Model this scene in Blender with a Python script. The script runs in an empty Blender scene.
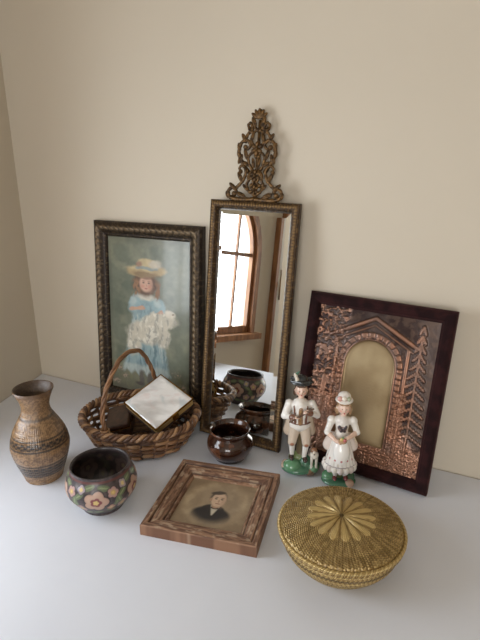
import bpy, bmesh, math, random
import numpy as np
from mathutils import Vector, Matrix, Euler
random.seed(7); np.random.seed(7)
TZ=0.75
sc=bpy.context.scene
sc.view_settings.view_transform='Standard'
sc.view_settings.exposure=0.0
# ------------------------------------------------------------ helpers
def lin(c):
    c=np.asarray(c,float)/255.0
    return np.where(c<=0.04045,c/12.92,((c+0.055)/1.055)**2.4)
def new_obj(name,me,parent=None):
    o=bpy.data.objects.new(name,me); sc.collection.objects.link(o)
    if parent is not None: o.parent=parent
    return o
def group(name,loc=(0,0,0),rot=(0,0,0)):
    o=bpy.data.objects.new(name,None); sc.collection.objects.link(o)
    o.empty_display_size=.05; o.location=(loc[0],loc[1],loc[2]+TZ); o.rotation_euler=rot; return o
def build(name,verts,faces,mat,parent=None,cols=None,smooth=True):
    me=bpy.data.meshes.new(name)
    me.from_pydata([tuple(map(float,v)) for v in verts],[],[tuple(map(int,f)) for f in faces])
    if cols is not None: setcol(me,cols)
    if smooth: me.polygons.foreach_set('use_smooth',[True]*len(me.polygons))
    if mat: me.materials.append(mat)
    me.update()
    return new_obj(name,me,parent)
def setcol(me,cols):
    a=me.color_attributes.new('Col','FLOAT_COLOR','POINT')
    c=np.ones((len(me.vertices),4)); c[:,:3]=cols
    a.data.foreach_set('color',c.ravel())
def grid(name,fn,nu,nv,mat,parent=None,wrap=False,smooth=True,flip=False):
    """fn(U,V)->X,Y,Z[,col]"""
    u=np.linspace(0,1,nu+1)[:nu] if wrap else np.linspace(0,1,nu)
    v=np.linspace(0,1,nv)
    U,V=np.meshgrid(u,v,indexing='ij')
    res=fn(U,V); X,Y,Z=[np.broadcast_to(a,U.shape) for a in res[:3]]
    P=np.stack([X,Y,Z],-1).reshape(-1,3)
    iu=np.arange(nu if wrap else nu-1); iv=np.arange(nv-1)
    I,J=np.meshgrid(iu,iv,indexing='ij'); I2=(I+1)%nu
    F=np.stack([I*nv+J,I2*nv+J,I2*nv+J+1,I*nv+J+1],-1).reshape(-1,4)
    if flip: F=F[:,::-1]
    cols=res[3].reshape(-1,3) if len(res)>3 else None
    return build(name,P,F,mat,parent,cols,smooth)
def crom(pts,n):
    P=np.array(pts,float); m=len(P)
    t=np.linspace(0,m-1,n); i=np.clip(t.astype(int),0,m-2); f=(t-i)[:,None]
    Q=np.vstack([2*P[0]-P[1],P,2*P[-1]-P[-2]])
    a,b,c,d=Q[i],Q[i+1],Q[i+2],Q[i+3]
    return .5*((2*b)+(-a+c)*f+(2*a-5*b+4*c-d)*f*f+(-a+3*b-3*c+d)*f**3)
def tubedata(path,rad,seg=8,closed=False,flat=1.0,ref=None):
    P=np.array(path,float); n=len(P); rad=np.broadcast_to(np.asarray(rad,float),(n,))
    T=(np.roll(P,-1,0)-np.roll(P,1,0)) if closed else np.gradient(P,axis=0)
    T/=np.linalg.norm(T,axis=1)[:,None]+1e-12
    V=[];N=None
    for k in range(n):
        if ref is not None:
            N=np.array(ref,float)-T[k]*np.dot(ref,T[k])
        elif N is None:
            a=np.array([0,0,1.]) if abs(T[k][2])<.9 else np.array([1.,0,0]); N=a-T[k]*np.dot(a,T[k])
        else: N=N-T[k]*np.dot(N,T[k])
        N/=np.linalg.norm(N)+1e-12; B=np.cross(T[k],N)
        for s in range(seg):
            a=2*math.pi*s/seg
            V.append(P[k]+rad[k]*(math.cos(a)*N+math.sin(a)*B*flat))
    F=[]
    for k in range(n if closed else n-1):
        k2=(k+1)%n
        for s in range(seg):
            s2=(s+1)%seg; F.append((k*seg+s,k*seg+s2,k2*seg+s2,k2*seg+s))
    if not closed:
        F.append(tuple(range(seg))[::-1]); F.append(tuple((n-1)*seg+s for s in range(seg)))
    return V,F
class Acc:
    def __init__(s): s.V=[];s.F=[];s.C=[]
    def add(s,V,F,col=None):
        o=len(s.V); s.V+=list(V); s.F+=[tuple(i+o for i in f) for f in F]
        if col is not None: s.C+=[col]*len(V)
    def tube(s,path,rad,seg=8,closed=False,flat=1.0,ref=None,col=None): s.add(*tubedata(path,rad,seg,closed,flat,ref),col)
    def ell(s,c,r,M=None,seg=12,col=None):
        V=[];F=[];rings=seg//2+1
        for i in range(rings+1):
            ph=math.pi*i/rings
            for j in range(seg):
                a=2*math.pi*j/seg
                p=Vector((r[0]*math.sin(ph)*math.cos(a),r[1]*math.sin(ph)*math.sin(a),r[2]*math.cos(ph)))
                if M: p=M@p
                V.append(np.array(p)+np.array(c))
        for i in range(rings):
            for j in range(seg):
                j2=(j+1)%seg; F.append((i*seg+j,(i+1)*seg+j,(i+1)*seg+j2,i*seg+j2))
        s.add(V,F,col)
    def box(s,lo,hi,M=None,col=None):
        V=[Vector((x,y,z)) for x in (lo[0],hi[0]) for y in (lo[1],hi[1]) for z in (lo[2],hi[2])]
        if M: V=[M@v for v in V]
        s.add([tuple(v) for v in V],[(0,1,3,2),(4,6,7,5),(0,4,5,1),(2,3,7,6),(0,2,6,4),(1,5,7,3)],col)
    def obj(s,name,mat,parent=None,smooth=True):
        return build(name,s.V,s.F,mat,parent,np.array(s.C) if s.C else None,smooth)
def bevel(o,w,seg=3):
    m=o.modifiers.new('bev','BEVEL'); m.width=w; m.segments=seg; m.limit_method='ANGLE'; return o
# noise
def vnoise(x,y,seed=0):
    x=np.asarray(x,float);y=np.asarray(y,float)
    xi=np.floor(x).astype(np.int64);yi=np.floor(y).astype(np.int64);fx=x-xi;fy=y-yi
    fx=fx*fx*(3-2*fx);fy=fy*fy*(3-2*fy)
    def hsh(a,b):
        h=(a*374761393+b*668265263+seed*1442695041)&0xffffffff
        h=((h^(h>>13))*1274126177)&0xffffffff
        return ((h^(h>>16))&0xffff)/65535.0
    return (hsh(xi,yi)*(1-fx)+hsh(xi+1,yi)*fx)*(1-fy)+(hsh(xi,yi+1)*(1-fx)+hsh(xi+1,yi+1)*fx)*fy
def fbm(x,y,seed=0,o=4):
    s=0;a=.5;t=0
    for k in range(o): s=s+a*vnoise(x*2**k,y*2**k,seed+k);t+=a;a*=.5
    return s/t
def sst(a,b,x): 
    t=np.clip((x-a)/(b-a),0,1); return t*t*(3-2*t)
def mix(c,col,m):
    m=np.clip(m,0,1)[...,None]; return c*(1-m)+np.asarray(col)*m
def ellm(X,Y,cx,cy,rx,ry,ang=0,soft=.15):
    ca,sa=math.cos(ang),math.sin(ang);dx=X-cx;dy=Y-cy
    q=np.sqrt(((dx*ca+dy*sa)/rx)**2+((-dx*sa+dy*ca)/ry)**2)
    return 1-sst(1-soft,1+soft,q)
def segd(X,Y,a,b):
    ax,ay=a;bx,by=b;dx,dy=bx-ax,by-ay
    t=np.clip(((X-ax)*dx+(Y-ay)*dy)/(dx*dx+dy*dy+1e-12),0,1)
    return np.hypot(X-ax-t*dx,Y-ay-t*dy),t
# materials
def base_mat(name,rough=.5,metal=0,coat=0,spec=.5):
    m=bpy.data.materials.new(name); m.use_nodes=True; nt=m.node_tree; b=nt.nodes['Principled BSDF']
    b.inputs['Roughness'].default_value=rough; b.inputs['Metallic'].default_value=metal
    b.inputs['Coat Weight'].default_value=coat; b.inputs['Coat Roughness'].default_value=.08
    b.inputs['Specular IOR Level'].default_value=spec
    return m,nt,b
def addbump(nt,b,scale,strength,dist=.001,detail=4):
    tc=nt.nodes.new('ShaderNodeTexCoord');n=nt.nodes.new('ShaderNodeTexNoise');n.inputs['Scale'].default_value=scale;n.inputs['Detail'].default_value=detail
    bp=nt.nodes.new('ShaderNodeBump');bp.inputs['Strength'].default_value=strength;bp.inputs['Distance'].default_value=dist
    nt.links.new(tc.outputs['Object'],n.inputs['Vector']);nt.links.new(n.outputs['Fac'],bp.inputs['Height']);nt.links.new(bp.outputs['Normal'],b.inputs['Normal'])
def nmat(name,c1,c2,rough=.5,metal=0,coat=0,scale=40,bump=.3,stretch=(1,1,1),bs=None,lo=.35,hi=.65,spec=.5):
    m,nt,b=base_mat(name,rough,metal,coat,spec)
    tc=nt.nodes.new('ShaderNodeTexCoord');mp=nt.nodes.new('ShaderNodeMapping');mp.inputs['Scale'].default_value=stretch
    n=nt.nodes.new('ShaderNodeTexNoise');n.inputs['Scale'].default_value=scale;n.inputs['Detail'].default_value=5
    r=nt.nodes.new('ShaderNodeValToRGB');r.color_ramp.elements[0].position=lo;r.color_ramp.elements[1].position=hi
    r.color_ramp.elements[0].color=(*lin(c1),1);r.color_ramp.elements[1].color=(*lin(c2),1)
    nt.links.new(tc.outputs['Object'],mp.inputs['Vector']);nt.links.new(mp.outputs['Vector'],n.inputs['Vector'])
    nt.links.new(n.outputs['Fac'],r.inputs['Fac']);nt.links.new(r.outputs['Color'],b.inputs['Base Color'])
    if bump:
        bp=nt.nodes.new('ShaderNodeBump');bp.inputs['Strength'].default_value=bump;bp.inputs['Distance'].default_value=.001
        nt.links.new(n.outputs['Fac'],bp.inputs['Height']);nt.links.new(bp.outputs['Normal'],b.inputs['Normal'])
    return m
def vmat(name,rough=.5,metal=0,coat=0,bump=0,bscale=300,spec=.5):
    m,nt,b=base_mat(name,rough,metal,coat,spec)
    a=nt.nodes.new('ShaderNodeVertexColor');a.layer_name='Col';nt.links.new(a.outputs['Color'],b.inputs['Base Color'])
    if bump: addbump(nt,b,bscale,bump)
    return m
# ------------------------------------------------------------ room
M_wall=nmat('wall_paint',(209,199,182),(212,202,185),.85,scale=3,bump=.02,spec=.2)
M_table=nmat('white_table_paint',(222,225,234),(226,229,237),.34,scale=6,bump=.02,spec=.45)
M_ceil=nmat('ceiling_paint',(225,222,214),(230,227,220),.9,scale=3,bump=0)
M_floor=nmat('floor_wood',(112,84,60),(140,108,80),.45,scale=6,stretch=(1,8,1),bump=.1)
M_trim=nmat('window_wood',(122,80,50),(160,112,74),.4,scale=10,stretch=(6,6,1),bump=.1)
M_white=nmat('door_paint',(214,210,202),(222,218,210),.5,scale=4,bump=.02)
M_brass=nmat('brass',(150,110,50),(180,140,70),.25,metal=1,scale=30,bump=0)
H=2.5; YB=-3.4; XR=3.0; K=.2552   # left wall line x=-K*y
def slab(name,lo,hi,mat,M=None,parent=None):
    a=Acc();a.box(lo,hi,M);return a.obj(name,mat,parent,False)
slab('wall_back',(-.15,0,0),(XR+.1,.1,H),M_wall)
slab('wall_right',(XR,YB,0),(XR+.1,0,H),M_wall)
slab('floor',(-.15,YB-.1,-.1),(XR+.1,.1,0),M_floor)
slab('ceiling',(-.15,YB-.1,H),(XR+.1,.1,H+.1),M_ceil)
a=Acc()
for lo,hi in [((-.1,YB-.1,0),(1.0,YB,H)),((2.4,YB-.1,0),(XR+.1,YB,H)),((1.0,YB-.1,0),(2.4,YB,.8)),((1.0,YB-.1,2.2),(2.4,YB,H))]: a.box(lo,hi)
a.obj('wall_front',M_wall,None,False)
wd=Vector((K,-1,0)).normalized(); wn=Vector((-1,-K,0)).normalized()
ML=Matrix(((wd.x,wn.x,0,0),(wd.y,wn.y,0,0),(0,0,1,0),(0,0,0,1)))
LL=3.5
W0,W1,WZ0,WZS=.52,1.12,.86,1.20   # window opening, spring line
wr=(W1-W0)/2; wc=(W0+W1)/2
def arch_panel(acc,x0,x1,z0,z1,n0,n1,M):
    acc.box((x0,n0,z0),(W0,n1,z1),M);acc.box((W1,n0,z0),(x1,n1,z1),M);acc.box((W0,n0,z0),(W1,n1,WZ0),M)
    N=24
    for k in range(N):
        t0=math.pi*k/N;t1=math.pi*(k+1)/N
        xa,xb=wc-wr*math.cos(t0),wc-wr*math.cos(t1);za,zb=WZS+wr*math.sin(t0),WZS+wr*math.sin(t1)
        V=[(xa,n0,za),(xb,n0,zb),(xb,n0,z1),(xa,n0,z1),(xa,n1,za),(xb,n1,zb),(xb,n1,z1),(xa,n1,z1)]
        acc.add([tuple(M@Vector(v)) for v in V],[(0,1,2,3),(7,6,5,4),(0,4,5,1),(3,2,6,7),(0,3,7,4),(1,5,6,2)])
a=Acc();arch_panel(a,0,LL,0,H,0,.06,ML);a.obj('wall_left',M_wall,None,False)
w1=bpy.data.objects.new('window_1',None);sc.collection.objects.link(w1)
a=Acc()
def casing(acc,r0,r1,n0,n1):
    pts=[];N=24
    pts.append((-r1,WZ0,-r0,WZ0))
    for k in range(N+1):
        t=math.pi*k/N; pts.append((-r1*math.cos(t),WZS+r1*math.sin(t),-r0*math.cos(t),WZS+r0*math.sin(t)))
    pts.append((r1,WZ0,r0,WZ0))
    V=[]
    for p in pts:
        for n in (n0,n1):
            V.append(tuple(ML@Vector((wc+p[0],n,p[1]))));V.append(tuple(ML@Vector((wc+p[2],n,p[3]))))
    F=[]
    for k in range(len(pts)-1):
        i=4*k;j=i+4
        F+=[(i,i+1,j+1,j),(i+2,j+2,j+3,i+3),(i,j,j+2,i+2),(i+1,i+3,j+3,j+1)]
    F+=[(0,2,3,1),(len(V)-4,len(V)-3,len(V)-1,len(V)-2)]
    acc.add(V,F)
casing(a,wr,wr+.026,-.014,.0);casing(a,wr-.018,wr,.0,.02)
a.box((W0-.05,-.04,WZ0-.025),(W1+.05,.06,WZ0),ML)
a.box((wc-.009,.004,WZ0),(wc+.009,.020,WZS+wr-.02),ML);a.box((W0,.004,WZS-.008),(W1,.020,WZS+.008),ML);a.box((W0,.004,WZ0),(W1,.020,WZ0+.03),ML)
a.box((wc+wr*.62-.005,.006,WZ0),(wc+wr*.62+.005,.018,WZS+wr*.72),ML);a.box((wc-wr*.62-.005,.006,WZ0),(wc-wr*.62+.005,.018,WZS+wr*.72),ML)
a.obj('window_joinery',M_trim,w1,False)
d1=bpy.data.objects.new('door_1',None);sc.collection.objects.link(d1)
a=Acc();a.box((1.27,-.02,0),(1.99,-.001,2.05),ML)
for z0,z1 in ((.2,.95),(1.1,1.9)):
    for s0,s1 in ((1.36,1.59),(1.67,1.90)):
        a.box((s0,-.028,z0),(s1,-.02,z0+.02),ML);a.box((s0,-.028,z1-.02),(s1,-.02,z1),ML);a.box((s0,-.028,z0+.02),(s0+.02,-.02,z1-.02),ML);a.box((s1-.02,-.028,z0+.02),(s1,-.02,z1-.02),ML)
a.obj('door_leaf',M_white,d1,False)
a=Acc();a.box((1.25,-.030,0),(1.27,-.001,2.10),ML);a.box((1.99,-.030,0),(2.01,-.001,2.10),ML);a.box((1.27,-.030,2.05),(1.99,-.001,2.10),ML);a.obj('door_casing',M_trim,d1,False)
a=Acc();p=[ML@Vector(v) for v in ((1.32,-.02,1.08),(1.32,-.055,1.08),(1.34,-.065,1.08),(1.43,-.065,1.08))];a.tube([tuple(v) for v in p],.009,10)
a.box((1.30,-.024,1.01),(1.34,-.02,1.15),ML);a.obj('door_handle',M_brass,d1)
w2=bpy.data.objects.new('added_fill_window',None);sc.collection.objects.link(w2)  # unseen window added behind the camera as a source of soft fill
a=Acc()
for lo,hi in [((.94,YB,.74),(1.0,YB+.03,2.26)),((2.4,YB,.74),(2.46,YB+.03,2.26)),((1.0,YB,2.2),(2.4,YB+.03,2.26)),((.9,YB,.72),(2.5,YB+.06,.8)),((1.685,YB-.07,.8),(1.715,YB-.04,2.2)),((1.0,YB-.07,1.49),(2.4,YB-.04,1.51))]: a.box(lo,hi)
a.obj('window_joinery',M_trim,w2,False)  # joinery of the added fill window
slab('baseboard_back',(.02,-.015,0),(XR,0,.1),M_white); slab('baseboard_right',(XR-.015,YB,0),(XR,-.02,.1),M_white)
tb=bpy.data.objects.new('white_table',None);sc.collection.objects.link(tb)
a=Acc();g=.002;yf=-.86;x1=1.75
V=[(g-K*(-g)*1,-g,TZ-.035),(x1,-g,TZ-.035),(x1,yf,TZ-.035),(g-K*yf,yf,TZ-.035)];V+=[(v[0],v[1],TZ) for v in V]
a.add(V,[(0,1,2,3),(7,6,5,4),(0,4,5,1),(1,5,6,2),(2,6,7,3),(3,7,4,0)]);o=a.obj('table_top',M_table,tb,False);bevel(o,.003)
a=Acc()
for lx,ly in ((.12,-.06),(.34,-.80),(1.67,-.06),(1.67,-.80)): a.box((lx-.025,ly-.025,0),(lx+.025,ly+.025,TZ-.035))
a.box((.14,-.075,TZ-.12),(1.65,-.055,TZ-.035));a.box((.36,-.81,TZ-.12),(1.65,-.79,TZ-.035));o=a.obj('table_legs',M_table,tb,False)
# ------------------------------------------------------------ frames
def moulding(name,w,h,prof,mat,parent,disp=None,colf=None,nper=120,nt=24,smooth=True,cz=None):
    cz=h/2 if cz is None else cz
    P=np.array(prof,float);L=np.concatenate([[0],np.cumsum(np.hypot(*np.diff(P,axis=0).T))])
    tt=np.unique(np.concatenate([np.linspace(0,L[-1],nt),L]))
    ins=np.interp(tt,L,P[:,0]);hei=np.interp(tt,L,P[:,1])
    nv=len(tt);nu=nper*4
    def fn(U,V):
        k=np.minimum((U*4+1e-9).astype(int),3);s=U*4-k
        s=np.clip(s,0,1)
        j=np.rint(V*(nv-1)).astype(int);I=ins[j];Hh=hei[j]
        a=w/2-I;b=h/2-I
        cx=np.array([-1,1,1,-1,-1]);cy=np.array([1,1,-1,-1,1])
        X=a*(cx[k]*(1-s)+cx[k+1]*s);Z=b*(cy[k]*(1-s)+cy[k+1]*s)
        arc=np.where(k%2==0,X,Z)+(0)
        half=np.where(k%2==0,w/2,h/2)
        D=disp(arc,I,Hh,half) if disp is not None else 0
        Y=-(Hh+D)
        r=[X,Y,Z+cz]
        if colf is not None: r.append(colf(arc,I,Hh,D,half+k*.37))
        return r
    return grid(name,fn,nu,nv,mat,parent,wrap=True,smooth=smooth)
def panel(name,w,h,z0,y,fn,nu,nv,mat,parent):
    def g(U,V):
        r=fn(U,V)
        col,D=(r if isinstance(r,tuple) else (r,0))
        return [(U-.5)*w,y-D+0*U,z0+V*h,col]
    return grid(name,g,nu,nv,mat,parent)
# ---- painting of girl
def girl_col(U,V):
    X0=110+U*84;Y0=400-V*165
    n=fbm(X0/14,Y0/14,3);n2=fbm(X0/4,Y0/4,9)
    X=X0+3.0*(fbm(X0/5,Y0/5,41)-.5);Y=Y0+3.0*(fbm(X0/5,Y0/5,47)-.5)
    c=np.ones(U.shape+(3,))*lin((106,112,96))
    c=mix(c,lin((134,136,114)),sst(.4,.7,n)*.8); c=mix(c,lin((82,92,78)),sst(.5,.8,fbm(X/20+5,Y/26,14))*.9)
    c=mix(c,lin((144,148,132)),ellm(X,Y,180,262,24,40,.2,.6)*.5)
    c=mix(c,lin((98,94,68)),sst(362,390,Y)*.8); c=mix(c,lin((118,116,80)),sst(366,372,Y)*sst(.5,.7,fbm(X/2,Y/6,61))*.7)
    for (x,y,r) in ((120,376,4),(126,384,3),(180,372,4),(186,386,5),(172,388,3),(116,392,4)):
        c=mix(c,lin((176,150,130)),ellm(X,Y,x,y,r,r*.7,0,.6)*sst(.4,.6,fbm(X/1.5,Y/1.5,5)))
    sk=(1-sst(-2.5,2.5,np.abs(X-149)-(11+(Y-305)*.19)))*sst(300,304,Y)*(1-sst(374,380,Y+2*np.sin(X*.7)))
    c=mix(c,lin((142,166,170)),sk); c=mix(c,lin((98,128,138)),sk*sst(.45,.7,fbm(X/2.6,Y/22,5)))
    c=mix(c,lin((186,198,194)),sk*sst(.58,.76,fbm(X/2.2+7,Y/18,6))*.9); c=mix(c,lin((200,204,194)),sk*sst(366,371,Y)*.5)
    for x in (144,153): c=mix(c,lin((84,74,66)),ellm(X,Y,x,382,3.0,8,0,.4)); 
    c=mix(c,lin((64,50,42)),ellm(X,Y,142,389,4.6,2.2,0,.4));c=mix(c,lin((64,50,42)),ellm(X,Y,156,389,4.6,2.2,0,.4))
    c=mix(c,lin((142,168,174)),ellm(X,Y,150,305,11,13,0,.3)); 
    for (x,y,rx,ry,an) in ((138,303,6.5,10,.35),(163,303,6.5,9,-.35)):
        c=mix(c,lin((150,176,182)),ellm(X,Y,x,y,rx,ry,an,.25)); c=mix(c,lin((190,204,202)),ellm(X,Y,x-1.5,y-3,rx*.5,ry*.5,an,.6)*.8)
    c=mix(c,lin((112,138,146)),ellm(X,Y,150,309,8,8,0,.5)*sst(.45,.6,fbm(X/2,Y/5,71))*.8)
    c=mix(c,lin((202,160,134)),1-sst(1.4,2.6,segd(X,Y,(134,309),(147,306))[0])); c=mix(c,lin((196,152,126)),1-sst(1.6,2.6,segd(X,Y,(166,309),(156,315))[0]))
    c=mix(c,lin((216,210,194)),ellm(X,Y,150,294.5,8.5,3.4,0,.4))
    w1_=(fbm(X/3,Y/6,81)-.5)*10
    lm=np.maximum(ellm(X+w1_*.4,Y+w1_*.5,162,319,19,9,-.2,.2),np.maximum(ellm(X+w1_*.5,Y,150,332,20,12,0,.2),np.maximum(ellm(X,Y+w1_,137,342,8,15,.15,.25),ellm(X+w1_*.5,Y,167,334,8,11,-.1,.25))))
    c=mix(c,lin((206,198,180)),lm); c=mix(c,lin((160,158,148)),lm*sst(.48,.66,fbm(X/2.6,Y/6,21))*.9); c=mix(c,lin((230,224,208)),lm*sst(.56,.7,fbm(X/3,Y/5+9,27))*.9)
    c=mix(c,lin((222,212,194)),ellm(X,Y,174,309,5,4.5,0,.3)*.9);c=mix(c,lin((120,100,84)),ellm(X,Y,177,309,1.1,.9,0,.4)*.8)
    # hair, face
    c=mix(c,lin((96,64,44)),ellm(X+1.5*n2,Y+1.5*n2,150,282,12.5,13,0,.25)); c=mix(c,lin((148,104,70)),ellm(X,Y,139.5,286,4,9,0,.5)*sst(.4,.6,fbm(X/1.5,Y/4,33)));c=mix(c,lin((138,94,62)),ellm(X,Y,161,287,4,9,0,.5)*sst(.4,.6,fbm(X/1.5,Y/4,34)))
    Xf,Yf=X0,Y0
    c=mix(c,lin((210,166,142)),ellm(Xf,Yf,150,281,6.6,8.4,0,.2)); c=mix(c,lin((176,132,110)),ellm(Xf,Yf,154.5,283,2.4,6,0,.6)*.6)
    c=mix(c,lin((206,132,112)),ellm(Xf,Yf,146.5,284,2.2,1.8,0,.7)*.5+ellm(Xf,Yf,153.5,284,2,1.8,0,.7)*.5); c=mix(c,lin((120,82,60)),ellm(Xf,Yf,150,274.5,6.4,2.4,0,.5)*.8)
    for x in (147.4,152.8): c=mix(c,lin((74,56,50)),ellm(Xf,Yf,x,280.2,1.1,.7,0,.5)*.9); c=mix(c,lin((120,86,68)),ellm(Xf,Yf,x,278.4,1.6,.4,0,.6)*.7)
    c=mix(c,lin((162,86,76)),ellm(Xf,Yf,150,286,1.5,.7,0,.5)*.9); c=mix(c,lin((184,134,112)),ellm(Xf,Yf,150.6,283,.6,1.4,0,.6)*.7)
    # hat
    c=mix(c,lin((186,162,118)),ellm(X,Y,150,268,20,6.4,-.10,.15)); c=mix(c,lin((132,104,70)),ellm(X,Y,150,272,13.5,3.0,0,.4)*.85)
    c=mix(c,lin((206,186,144)),ellm(X,Y,146,265,14,2.4,-.1,.5)*.8)
    c=mix(c,lin((198,178,136)),ellm(X,Y,151,262,10,6.4,0,.2)); c=mix(c,lin((128,146,150)),(1-sst(1,2.2,np.abs(Y-265.5)))*ellm(X,Y,151,265,12,8)*.8)
    c=mix(c,lin((200,190,172)),ellm(X,Y,160,261,6,4,0,.4)*.9);c=mix(c,lin((150,96,84)),ellm(X,Y,143,262,3,2.5,0,.5)*.7)
    c=mix(c,lin((60,52,42)),sst(.86,1.0,np.maximum(abs(U-.5),abs(V-.5))*2)*.4)
    c=mix(c,lin((140,142,130)),np.ones_like(U)*.12)
    return c*(.86+.28*n2[...,None])*.92
M_goldfr=vmat('antique_gilt_wood',.42,.45,bump=.35,bscale=500)
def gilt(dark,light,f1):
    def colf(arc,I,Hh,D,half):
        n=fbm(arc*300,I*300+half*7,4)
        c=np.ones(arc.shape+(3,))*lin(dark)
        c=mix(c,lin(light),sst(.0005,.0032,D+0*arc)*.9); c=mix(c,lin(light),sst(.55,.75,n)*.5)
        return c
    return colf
GF=group('girl_picture_frame',(.431,-.034,0),(-math.asin(.033/.48),0,0))
Wg,Hg=.318,.479
def dg(arc,I,Hh,half):
    m=np.sin(np.clip((I-.002)/.030,0,1)*math.pi)*(I>.001)
    p=np.abs(np.sin(arc*math.pi/.016+np.sin(I*260)*1.2))
    q=np.abs(np.sin(arc*math.pi/.006))
    return m*(.0032*p*(.5+.5*np.cos((I-.016)*300))+.0015*q*(I<.009))+.0018*m*fbm(arc*220,I*220,2)
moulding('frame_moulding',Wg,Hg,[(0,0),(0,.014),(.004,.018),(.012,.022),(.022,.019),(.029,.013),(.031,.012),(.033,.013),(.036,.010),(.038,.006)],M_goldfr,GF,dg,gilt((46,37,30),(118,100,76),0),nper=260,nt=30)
panel('picture_print',Wg-.070,Hg-.070,.035,-.006,girl_col,200,330,vmat('print_under_glass',.35,0,coat=.35),GF)
a=Acc();a.box((-Wg/2+.004,-.004,.004),(Wg/2-.004,0,Hg-.004));a.obj('frame_back_board',nmat('dark_board',(50,38,30),(62,48,38)),GF,False)
# ---- mirror
Hm,Wm=.543,.205
MR=group('ornate_wall_mirror',(.716,-.082,0),(-math.asin(.080/.735),math.radians(1.0),0))
def dm(arc,I,Hh,half):
    bead=np.sqrt(np.clip(1-((np.mod(arc,.0062)-.0031)/.0031)**2,0,1))*np.sqrt(np.clip(1-((I-.0075)/.004)**2,0,1))
    leaf=np.abs(np.sin(arc*math.pi/.012+I*200))*np.exp(-((I-.015)/.003)**2)
    return .0026*bead+.0012*leaf
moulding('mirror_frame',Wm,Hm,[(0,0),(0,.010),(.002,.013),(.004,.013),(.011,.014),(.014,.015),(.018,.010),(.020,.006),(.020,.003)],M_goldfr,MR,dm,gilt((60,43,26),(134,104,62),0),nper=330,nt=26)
gm,nt_,b_=base_mat('aged_mirror_glass',.015,1.0); b_.inputs['Base Color'].default_value=(.82,.83,.80,1)
def flatgrid_mirror():
    w,h=Wm-.034,Hm-.034;bv=.013
    V=[];
    for (i,d) in ((0,.0032),(bv,.0050)):
        for sx,sz in ((-1,-1),(1,-1),(1,1),(-1,1)): V.append((sx*(w/2-i),-d,Hm/2+sz*(h/2-i)))
    F=[(4,5,6,7)]+[(k,(k+1)%4,4+(k+1)%4,4+k) for k in range(4)]
    return build('bevelled_mirror_glass',V,F,gm,MR,None,False)
flatgrid_mirror()
a=Acc();a.box((-Wm/2+.003,-.003,.003),(Wm/2-.003,0,Hm-.003));a.obj('mirror_back_board',nmat('mirror_board',(60,44,30),(74,56,38)),MR,False)
# crest
a=Acc();CR0=Hm; CS=.95
def sc2(pts,r0,r1,yy=-.008,n=40,bulge=.004):
    for sx in (-1,1):
        P=crom(pts,n);t=np.linspace(0,1,n)
        path=np.stack([sx*P[:,0],yy-bulge*np.sin(t*math.pi),P[:,1]*CS+CR0],-1)
        rad=r0*(1-t)+r1*t; rad=rad*(1+.12*np.sin(t*n*1.3))
        a.tube(path,rad,8)
        a.ell(path[-1],(r1*1.9,r1*1.6,r1*1.9),seg=10)
def leaf(x,z,l,w,ang,yy=-.013,th=.0028):
    z*=CS
    for sx in (-1,1):
        if abs(x)<1e-6 and sx==-1 and abs(ang)<1e-6: continue
        M=Matrix.Rotation(sx*ang,3,'Y')
        a.ell((sx*x,yy,z+CR0),(w,th,l),M,seg=10)
        a.ell((sx*x,yy-.002,z+CR0),(w*.25,th,l*.85),M,seg=8)
sc2([(0,.004),(.02,.003),(.042,.003),(.057,.008),(.060,.020),(.051,.027),(.043,.021),(.048,.014)],.0050,.0032)
sc2([(.044,.027),(.036,.034),(.026,.046),(.022,.062),(.030,.074),(.038,.070),(.036,.062)],.0038,.0026)
sc2([(.0,.012),(.014,.022),(.018,.036),(.010,.048),(.004,.040),(.009,.033)],.0036,.0026)
sc2([(.018,.060),(.032,.080),(.041,.100),(.037,.120),(.024,.127),(.016,.117),(.022,.109),(.028,.113)],.0046,.0028)
sc2([(.004,.060),(.014,.074),(.018,.092),(.008,.102),(.003,.094)],.0036,.0024)
sc2([(.030,.122),(.024,.138),(.013,.150),(.018,.162),(.024,.157),(.020,.151)],.0038,.0024)
sc2([(.006,.112),(.014,.126),(.010,.142),(.003,.148)],.0034,.0024)
sc2([(.008,.150),(.012,.165),(.008,.178),(.0,.184)],.0040,.0034)
for (x,z,l,w_,an) in [(.050,.030,.011,.0045,.9),(.030,.012,.013,.0055,1.2),(.062,.012,.008,.004,.3),(.034,.050,.012,.005,.5),(.012,.056,.012,.005,-.5),(.036,.088,.011,.005,-.4),(.024,.098,.012,.0045,.3),(.040,.112,.010,.0045,.2),
    (.030,.132,.010,.0045,.6),(.012,.132,.010,.004,-.3),(.010,.164,.011,.005,.4),(.016,.146,.009,.004,.9),(.006,.080,.011,.004,.2),(.020,.028,.010,.004,.8),(.022,.078,.009,.004,1.0)]:
    leaf(x,z,l,w_,an)
for an in (-1.0,-.5,0,.5,1.0):
    M=Matrix.Rotation(an,3,'Y'); c=M@Vector((0,0,.010)); a.ell((c.x,-.012,CR0+.170*CS+c.z),(.0042,.0035,.011),M,seg=10)
for z0,rr in ((.054,.009),(.110,.010),(.024,.008)):
    for k in range(6):
        an=k*math.pi/3; M=Matrix.Rotation(an,3,'Y');c=M@Vector((0,0,rr*.8)); a.ell((c.x,-.014,CR0+z0*CS+c.z),(rr*.42,.003,rr*.6),M,seg=8)
    a.ell((0,-.017,CR0+z0*CS),(rr*.35,.003,rr*.35),seg=8)
a.tube([(0,-.006,CR0-.002),(0,-.006,CR0+.16)],.0035,8)
a.tube([(-.05,-.007,CR0+.001),(.05,-.007,CR0+.001)],.0035,8)
a.obj('carved_crest',nmat('antique_gilt_crest',(48,34,20),(124,92,52),.42,metal=.5,scale=160,bump=.3),MR)
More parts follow.
